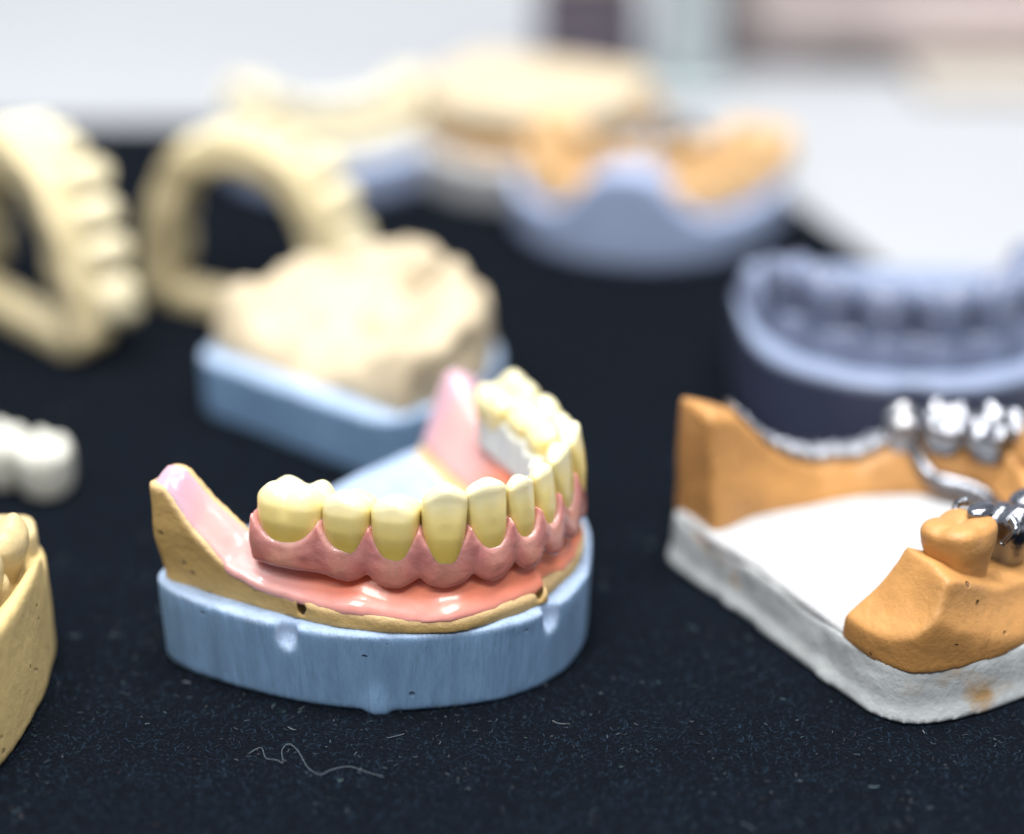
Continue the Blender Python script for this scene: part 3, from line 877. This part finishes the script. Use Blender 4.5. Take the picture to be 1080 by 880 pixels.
# ------------------------------------------------------------------ blurred casts at the back
def simple_cast(label, loc, rz, base_m, ridge_m, tooth_m, key, front=0.0, base_h=1.3, ridge_h=2.0, size=1.0, teeth=FULL, teeth_n=6, palate=False):
    t = thing('dental_cast', label, 'dental cast', loc, rz)
    k = size
    A = Arch([(4.3*k, 0), (4.1*k, .65*k), (3.6*k, 1.25*k), (2.8*k, 1.7*k), (1.7*k, 2.0*k), (.4*k, 2.2*k)])
    O = catmull(mirror([(5.2*k, 0), (5.0*k, 1.0*k), (4.3*k, 2.0*k), (3.2*k, 2.65*k), (1.8*k, 2.9*k), (.5*k, 2.8*k), (.0, 2.3*k), (-.03, 1.2*k), (-.03, 0)]), 8, True)
    h = .08
    X, Y, Z, o = grid((-.4, 5.6*k, -3.2*k, 3.2*k, -.15, base_h+front+.3), h)
    f, D = prism_sdf(X, Y, Z, O, 0, base_h + front*np.exp(-np.abs((Y-.1)/1.15)**3.2)*sstep(3.3, 4.3, X) + 0*Z, .04, .08)
    V, Q = surf(f, o, h, 2)
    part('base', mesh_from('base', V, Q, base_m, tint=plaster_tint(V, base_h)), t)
    X, Y, Z, o = grid((-.2, 5.4*k, -3.1*k, 3.1*k, base_h-.1, ridge_h+.3), h)
    S, Dd = A.coords(X, Y)
    f = smax(Dd - (.55 if not front else .78) - .08*np.cos(S*2*math.pi/.7), -(Dd + (.62 if not palate else 9)), .12)
    zt = ridge_h + .06*noise(X, Y, 0*X, 1.8)
    if palate: zt = zt - .4*sstep(.5, 1.4, -Dd)
    f = smax(f, Z - zt, .15); f = smax(smax(f, base_h - .06 - Z, .02), -X, .05)
    V, Q = surf(f, o, h, 2)
    part('ridge', mesh_from('ridge', V, Q, ridge_m), t)
    if teeth_n:
        std_teeth(t, A, tooth_m, teeth[:teeth_n], key, ridge_h - .1, h=.06)
    return t
simple_cast('pale blue plaster cast with orange stone teeth, right of the thick yellow cast', (5.55, 21.6, 0), -104, M['paleblue'], M['paleorange'], M['paleorange'], 'orangeb', front=1.15, base_h=1.0, ridge_h=1.75, size=1.06, teeth_n=6)
simple_cast('white plaster cast with orange ridge, under a thick yellow cast at the back', (3.2, 25.0, 0), -112, M['white'], M['paleorange'], M['paleorange'], 'orangec', base_h=1.0, ridge_h=1.4, size=1.0, teeth_n=0)
simple_cast('cream jaw model on a pale blue base, behind the standing cream arch', (-2.7, 25.2, 0), -80, M['paleblue'], M['palecream'], M['creamtooth'], 'creamb', base_h=.95, ridge_h=1.5, size=.95, teeth_n=6, palate=True)

def build_yellow_top():
    t = thing('dental_cast', 'thick pale yellow cast lying upside down on the white cast at the back', 'dental cast', (3.3, 25.0, 1.3), -112)
    k = .92
    O = catmull(mirror([(5.2*k, 0), (5.0*k, 1.0*k), (4.3*k, 2.0*k), (3.2*k, 2.6*k), (1.8*k, 2.8*k), (.5*k, 2.6*k), (.0, 2.1*k), (-.03, 1.2*k), (-.03, 0)]), 8, True)
    h = .08
    X, Y, Z, o = grid((-.4, 5.2, -3, 3, -.2, 1.9), h)
    f, D = prism_sdf(X, Y, Z, O, .28, .92, -.05, .2)
    f = f + .05*noise(X, Y, Z, 1.2)
    V, Q = surf(f, o, h, 2)
    part('base', mesh_from('base', V, Q, M['beige']), t)
    A = Arch([(4.2*k, 0), (4.0*k, .65*k), (3.5*k, 1.25*k), (2.7*k, 1.7*k), (1.6*k, 2.0*k), (.4*k, 2.2*k)])
    X, Y, Z, o = grid((-.2, 5.0, -2.9, 2.9, -.2, .75), h)
    S, Dd = A.coords(X, Y)
    f = smax(np.abs(Dd) - .5 - .07*np.cos(S*2*math.pi/.7), np.abs(Z - .22) - .2, .12)
    f = smax(f, -X, .05)
    V, Q = surf(f, o, h, 2)
    part('ridge', mesh_from('ridge', V, Q, M['orange']), t)
build_yellow_top()

# ================================================================== setting
def cloth_material():
    m, nt, b = new_mat('black_felt')
    L = nt.links.new
    tc = nt.nodes.new('ShaderNodeTexCoord'); mp = nt.nodes.new('ShaderNodeMapping')
    mp.inputs['Scale'].default_value = (1/U,)*3; L(tc.outputs['Object'], mp.inputs[0])
    def tex(scale, detail=4, rough=.6):
        n = nt.nodes.new('ShaderNodeTexNoise'); n.inputs['Scale'].default_value = scale
        n.inputs['Detail'].default_value = detail; n.inputs['Roughness'].default_value = rough
        L(mp.outputs[0], n.inputs['Vector']); return n.outputs['Fac']
    a = tex(24, 4, .7); c = tex(.35, 3)
    r = nt.nodes.new('ShaderNodeValToRGB'); L(a, r.inputs[0])
    r.color_ramp.elements[0].position = .35; r.color_ramp.elements[0].color = (.0006, .0012, .0025, 1)
    r.color_ramp.elements[1].position = .75; r.color_ramp.elements[1].color = (.0034, .0066, .0130, 1)
    mr = nt.nodes.new('ShaderNodeMapRange'); L(c, mr.inputs['Value'])
    mr.inputs['To Min'].default_value = .7; mr.inputs['To Max'].default_value = 1.3
    vm = nt.nodes.new('ShaderNodeVectorMath'); vm.operation = 'SCALE'
    L(r.outputs[0], vm.inputs[0]); L(mr.outputs[0], vm.inputs['Scale'])
    fz = nt.nodes.new('ShaderNodeMapRange'); fz.inputs['From Min'].default_value = .60; fz.inputs['From Max'].default_value = .78
    L(tex(17, 2, .5), fz.inputs['Value'])
    mx = nt.nodes.new('ShaderNodeMix'); mx.data_type = 'RGBA'
    L(fz.outputs[0], mx.inputs[0]); L(vm.outputs[0], mx.inputs[6]); mx.inputs[7].default_value = (.016, .031, .052, 1)
    L(mx.outputs[2], b.inputs['Base Color'])
    bp = nt.nodes.new('ShaderNodeBump'); bp.inputs['Distance'].default_value = .13*U; bp.inputs['Strength'].default_value = 1.0
    L(tex(26, 4, .75), bp.inputs['Height']); L(bp.outputs[0], b.inputs['Normal'])
    b.inputs['Roughness'].default_value = .95; b.inputs['Specular IOR Level'].default_value = .03
    b.inputs['Sheen Weight'].default_value = .02; b.inputs['Sheen Roughness'].default_value = .5
    b.inputs['Sheen Tint'].default_value = (.55, .7, 1, 1)
    return m

def sheet(name, corners, z0, z1, m, parent=None):
    n = len(corners)
    V = [(x, y, z0) for x, y in corners] + [(x, y, z1) for x, y in corners]
    F = [tuple(reversed(range(n))), tuple(range(n, 2*n))] + [(i, (i+1) % n, n+(i+1) % n, n+i) for i in range(n)]
    return part(name, mesh_from(name, V, F, m, smooth=False), parent)

M['cloth'] = cloth_material()
cl = sheet('cloth', [(-40, -22), (17.5, -22), (13.2, 6), (9.9, 16.6), (8.3, 21.4), (6.6, 26.9), (-40, 26.6)], -.12, 0, M['cloth'])
tag(cl, 'black felt cloth covered in fine lint, spread under all the casts', 'cloth')
wt = mat('white_laminate', (.355, .37, .395), .75, var=.03, vscale=.15, spec=.4)
tb = thing('display_table', 'white table top beyond the edges of the black cloth', 'table', (0, 0, -75))
sheet('table_top', [(-60, -30), (60, -30), (60, 62), (-60, 62)], 72.4, 74.86, wt, tb)
for x, y in ((-55, -25), (55, -25), (55, 57), (-55, 57)):
    sheet('leg', [(x-2, y-2), (x+2, y-2), (x+2, y+2), (x-2, y+2)], 0, 72.4, wt, tb)

def floor_material():
    m, nt, b = new_mat('hall_floor')
    L = nt.links.new
    tc = nt.nodes.new('ShaderNodeTexCoord'); mp = nt.nodes.new('ShaderNodeMapping')
    mp.inputs['Scale'].default_value = (1/U,)*3; L(tc.outputs['Object'], mp.inputs[0])
    n = nt.nodes.new('ShaderNodeTexNoise'); n.inputs['Scale'].default_value = .02; n.inputs['Detail'].default_value = 3
    L(mp.outputs[0], n.inputs['Vector'])
    r = nt.nodes.new('ShaderNodeValToRGB'); L(n.outputs['Fac'], r.inputs[0])
    r.color_ramp.elements[0].position = .35; r.color_ramp.elements[0].color = (.22, .16, .15, 1)
    r.color_ramp.elements[1].position = .65; r.color_ramp.elements[1].color = (.42, .36, .35, 1)
    L(r.outputs[0], b.inputs['Base Color']); b.inputs['Roughness'].default_value = .6
    return m
fl = sheet('floor', [(-900, -400), (900, -400), (900, 1400), (-900, 1400)], -76, -75, floor_material())
tag(fl, None, None, kind='structure')

# ---- things standing on the far side of the table, far out of focus
def rounded_box(b, r, h, nz_=0.0, sc=.4):
    X, Y, Z, o = grid((b[0]-h*2, b[1]+h*2, b[2]-h*2, b[3]+h*2, b[4]-h*2, b[5]+h*2), h)
    qx = np.abs(X-(b[0]+b[1])/2) - (b[1]-b[0])/2 + r; qy = np.abs(Y-(b[2]+b[3])/2) - (b[3]-b[2])/2 + r; qz = np.abs(Z-(b[4]+b[5])/2) - (b[5]-b[4])/2 + r
    f = np.sqrt(np.maximum(qx, 0)**2 + np.maximum(qy, 0)**2 + np.maximum(qz, 0)**2) + np.minimum(np.maximum(np.maximum(qx, qy), qz), 0) - r
    if nz_: f = f + nz_*noise(X, Y, Z, sc)
    return surf(f, o, h, 2)

# ------------------------------------------------------------------ lint on the cloth
def build_lint():
    V = []; F = []; C = []
    r = np.random.default_rng(11)
    def fibre(x, y, L, rad, col, curl, z=.02):
        a = r.uniform(0, 2*math.pi); n = 5
        b0 = len(V); p = np.array([x, y, z + r.uniform(0, .02)]); k = r.normal(0, curl)
        for i in range(n):
            d = np.array([math.cos(a), math.sin(a), 0]); pr = np.array([-d[1], d[0], 0])
            for q in range(3):
                an = 2*math.pi*q/3
                V.append(p + rad*(math.cos(an)*pr + math.sin(an)*np.array([0, 0, 1])))
                C.append(col)
            p = p + d*L/n + np.array([0, 0, r.normal(0, .006)]); p[2] = max(p[2], .012)
            a += k/n + r.normal(0, .25)
        for i in range(n-1):
            for q in range(3):
                F.append((b0+i*3+q, b0+i*3+(q+1) % 3, b0+(i+1)*3+(q+1) % 3, b0+(i+1)*3+q))
    pal = [(.30, .38, .46), (.22, .32, .40), (.45, .50, .55), (.14, .26, .34), (.35, .20, .22), (.20, .34, .36)]
    for i in range(9000):
        x = r.uniform(-9, 13); y = r.uniform(-8, 12)
        if r.random() < sstep(1, 12, np.array(y))*.7: continue
        cl_ = float(noise(np.array(x), np.array(y), np.array(0.0), .9, 12)) + .5*float(noise(np.array(x), np.array(y), np.array(0.0), 2.6, 3))
        if r.random() > .45 + .8*cl_: continue
        big = r.random() < .035
        c = np.array(pal[r.choice(6, p=[.36, .24, .14, .16, .04, .06])]) * (r.uniform(.35, .9) if big else r.uniform(.06, .5)**1.2)
        fibre(x, y, r.uniform(.14, .34) if big else r.uniform(.025, .10), r.uniform(.003, .006) if big else r.uniform(.0025, .0055), c, 2.2 if big else 1.2)
    return mesh_from('lint', V, F, mat('lint_fibre', tint=True, rough=.9, var=0), tint=np.array(C))
ln = part('lint', build_lint())
tag(ln, 'pale specks and curled bits of lint scattered over the black cloth', 'lint', kind='stuff')

def build_nap():
    # short upstanding felt fibres on the part of the cloth nearest the camera
    r = np.random.default_rng(5); n = 70000
    x = r.uniform(-9.5, 13, n); y = r.uniform(-8.5, 9, n)
    keep = r.random(n) < 1 - .75*sstep(-2, 9, y)
    x, y = x[keep], y[keep]; n = len(x)
    a = r.uniform(0, 2*math.pi, n); L = r.uniform(.03, .085, n); w = r.uniform(.0022, .0042, n); lift = r.uniform(.004, .03, n)
    d = np.stack([np.cos(a), np.sin(a)], 1); p = np.stack([-d[:, 1], d[:, 0]], 1)
    b = np.stack([x, y], 1)
    V = np.zeros((n, 4, 3)); bend = r.normal(0, .3, n)[:, None]
    e = b + (d + p*bend)*L[:, None]
    V[:, 0, :2] = b - p*w[:, None]; V[:, 1, :2] = b + p*w[:, None]
    V[:, 2, :2] = e + p*w[:, None]*.6; V[:, 3, :2] = e - p*w[:, None]*.6
    V[:, :2, 2] = .002; V[:, 2:, 2] = lift[:, None]
    Q = np.arange(n*4).reshape(n, 4)[:, ::-1]
    base = np.array([.012, .024, .042])[None]*r.uniform(.4, 1.9, n)[:, None]
    C = np.repeat(base, 4, axis=0)
    return mesh_from('nap', V.reshape(-1, 3), np.ascontiguousarray(Q), mat('felt_fibre', tint=True, rough=.95, var=0, spec=.1), smooth=False, tint=C)
nap = part('nap', build_nap(), cl)
nap['kind'] = 'stuff'

def hair():
    pts = catmull([(-1.55, -1.95, .03), (-1.39, -1.83, .05), (-1.3, -2.06, .04), (-1.15, -2.12, .05), (-1.06, -2.17, .04), (-1.10, -1.9, .05), (-1.02, -1.74, .05), (-.87, -1.95, .06), (-.72, -2.28, .04), (-.55, -2.43, .03), (-.4, -2.32, .03), (-.18, -2.26, .04), (.05, -2.36, .03), (.3, -2.49, .03)], 6)
    return tube_mesh('hair_strand', pts, .0032, mat('strand', (.13, .17, .21), .6, var=0), 5)
hs = part('hair_strand', hair())
tag(hs, 'long thin grey hair curling on the cloth in front of the central cast', 'hair')

# ------------------------------------------------------------------ background props
bgm = dict(post=mat('teal_grey_paint', (.40, .46, .48), .5, var=.05, vscale=.3),
           mauve=mat('mauve_fabric', (.45, .38, .37), .9, var=.45, vscale=.22),
           dark=mat('dark_plum', (.09, .075, .10), .7, var=.15, vscale=.2),
           brown=mat('brown_grey', (.28, .23, .22), .8, var=.2, vscale=.12),
           pale=mat('pale_paper', (.42, .39, .35), .7, var=.04, vscale=.3))
pt = thing('display_post', 'teal grey upright post at the back of the table', 'post', (6.75, 30.2, -.14))
V, Q = rounded_box((-.85, .85, -.8, .8, .3, 30), .25, .2); part('pole', mesh_from('pole', V, Q, bgm['post']), pt)
V, Q = rounded_box((-1.2, 1.2, -1.1, 1.1, 0, .4), .15, .1); part('foot', mesh_from('foot', V, Q, bgm['post']), pt)

pouch = thing('fabric_pouch', 'blurred mauve pouch lying on the white table behind the post', 'pouch', (12.6, 35.6, -.14))
V, Q = rounded_box((-5.2, 9, -3.5, 5, 0, 5.5), 1.8, .35, 1.1, .28); part('body', mesh_from('body', V, Q, bgm['mauve']), pouch)
V, Q = rounded_box((-3, 6, -3.9, -3.3, 2.8, 3.3), .2, .15, .05, .4); part('flap_seam', mesh_from('flap_seam', V, Q, bgm['brown']), pouch)
case = thing('dark_case', 'blurred dark plum case behind the thick yellow cast', 'case', (4.3, 32.5, -.14))
V, Q = rounded_box((-1.6, 1.2, -1.5, 1.5, 0, 2.6), .4, .15); part('body', mesh_from('body', V, Q, bgm['dark']), case)
V, Q = rounded_box((-1.65, 1.25, -1.55, 1.55, 2.7, 3.3), .25, .15); part('lid', mesh_from('lid', V, Q, bgm['mauve']), case)
pap = thing('paper_stack', 'blurred pale beige stack of papers on the white table at the right edge', 'papers', (16.6, 30.6, -.14))
V, Q = rounded_box((-3.6, 6, -1.6, 1.6, 0, .45), .1, .12, .08, .3); part('sheets', mesh_from('sheets', V, Q, bgm['pale']), pap)
box = thing('cardboard_box', 'blurred brown grey box at the top right edge', 'box', (22.5, 38.2, -.14))
V, Q = rounded_box((-5, 8, -3, 6, 0, 6), .3, .3); part('body', mesh_from('body', V, Q, bgm['brown']), box)
V, Q = rounded_box((-5.1, 8.1, -3.1, 6.1, 6.05, 6.5), .2, .2); part('lid', mesh_from('lid', V, Q, bgm['dark']), box)

# ================================================================== camera
cam = bpy.data.cameras.new('camera'); co = bpy.data.objects.new('camera', cam); COL.objects.link(co)
co.location = Vector((1.99, -25.51, 16.0)) * U
co.rotation_euler = (R(90 - 25), 0, 0)
cam.sensor_fit = 'HORIZONTAL'; cam.sensor_width = 36; cam.lens = 36 * 2210 / 1080
cam.clip_start = .01; cam.clip_end = 60
cam.dof.use_dof = True; cam.dof.focus_distance = .2845; cam.dof.aperture_fstop = 4.6
cam.dof.aperture_blades = 0
scene.camera = co

# ================================================================== light
w = bpy.data.worlds.new('World'); scene.world = w; w.use_nodes = True
nt = w.node_tree
bg = nt.nodes['Background']
tc = nt.nodes.new('ShaderNodeTexCoord'); sp = nt.nodes.new('ShaderNodeSeparateXYZ')
nt.links.new(tc.outputs['Generated'], sp.inputs[0])
mr = nt.nodes.new('ShaderNodeMapRange'); mr.inputs['From Min'].default_value = -1; mr.inputs['From Max'].default_value = 1
nt.links.new(sp.outputs['Z'], mr.inputs['Value'])
cr = nt.nodes.new('ShaderNodeValToRGB'); nt.links.new(mr.outputs[0], cr.inputs[0])
el = cr.color_ramp.elements
el[0].position = .40; el[0].color = (.10, .11, .13, 1)
el[1].position = 1.0; el[1].color = (.36, .39, .44, 1)
e = cr.color_ramp.elements.new(.55); e.color = (.50, .53, .60, 1)
e = cr.color_ramp.elements.new(.72); e.color = (.44, .48, .55, 1)
# the hall: brighter beyond the table, uneven like stands and people
nz_ = nt.nodes.new('ShaderNodeTexNoise'); nz_.inputs['Scale'].default_value = 2.6; nz_.inputs['Detail'].default_value = 2
nt.links.new(tc.outputs['Generated'], nz_.inputs['Vector'])
m2 = nt.nodes.new('ShaderNodeMapRange'); m2.inputs['From Min'].default_value = .35; m2.inputs['From Max'].default_value = .65
m2.inputs['To Min'].default_value = .35; m2.inputs['To Max'].default_value = 1.5
nt.links.new(nz_.outputs['Fac'], m2.inputs['Value'])
m3 = nt.nodes.new('ShaderNodeMapRange'); m3.inputs['From Min'].default_value = -.6; m3.inputs['From Max'].default_value = .8
m3.inputs['To Min'].default_value = .45; m3.inputs['To Max'].default_value = 1.35
nt.links.new(sp.outputs['Y'], m3.inputs['Value'])
mu = nt.nodes.new('ShaderNodeMath'); mu.operation = 'MULTIPLY'
nt.links.new(m2.outputs[0], mu.inputs[0]); nt.links.new(m3.outputs[0], mu.inputs[1])
vm = nt.nodes.new('ShaderNodeVectorMath'); vm.operation = 'SCALE'
nt.links.new(cr.outputs[0], vm.inputs[0]); nt.links.new(mu.outputs[0], vm.inputs['Scale'])
nt.links.new(vm.outputs[0], bg.inputs[0]); bg.inputs[1].default_value = 1.0
def area(name, loc, target, size, power, color):
    l = bpy.data.lights.new(name, 'AREA'); l.shape = 'RECTANGLE'; l.size = size[0]*U; l.size_y = size[1]*U
    l.energy = power; l.color = color
    o = bpy.data.objects.new(name, l); COL.objects.link(o)
    o.location = Vector(loc)*U
    o.rotation_euler = (Vector(target) - Vector(loc)).to_track_quat('-Z', 'Y').to_euler()
    return o
for x, y, z, sx, sy, p in ((-30, 20, 120, 18, 60, 5.6), (8, 22, 125, 60, 18, 6.0), (-4, -2, 120, 16, 30, 5.0), (40, 12, 115, 16, 40, 5.0),
                           (-34, -55, 95, 16, 40, 5.6), (22, -62, 95, 40, 14, 5.4),  # camera-side pair: unseen fill added to brighten the front faces
                           (-14, -18, 110, 4, 4, 1.5), (16, -28, 112, 4, 4, 1.5), (30, -6, 105, 4, 4, 1.5)):  # small lamps added for pinpoint glints on teeth and gum
    area('ceiling_and_fill_lamp', (x, y, z), (1, 4, 0), (sx, sy), p*1.04, (1, .985, .96))

scene.render.engine = 'CYCLES'
scene.cycles.use_denoising = True
scene.cycles.max_bounces = 8
scene.view_settings.view_transform = 'Standard'
scene.view_settings.look = 'None'
scene.view_settings.exposure = 0
scene.view_settings.gamma = 1
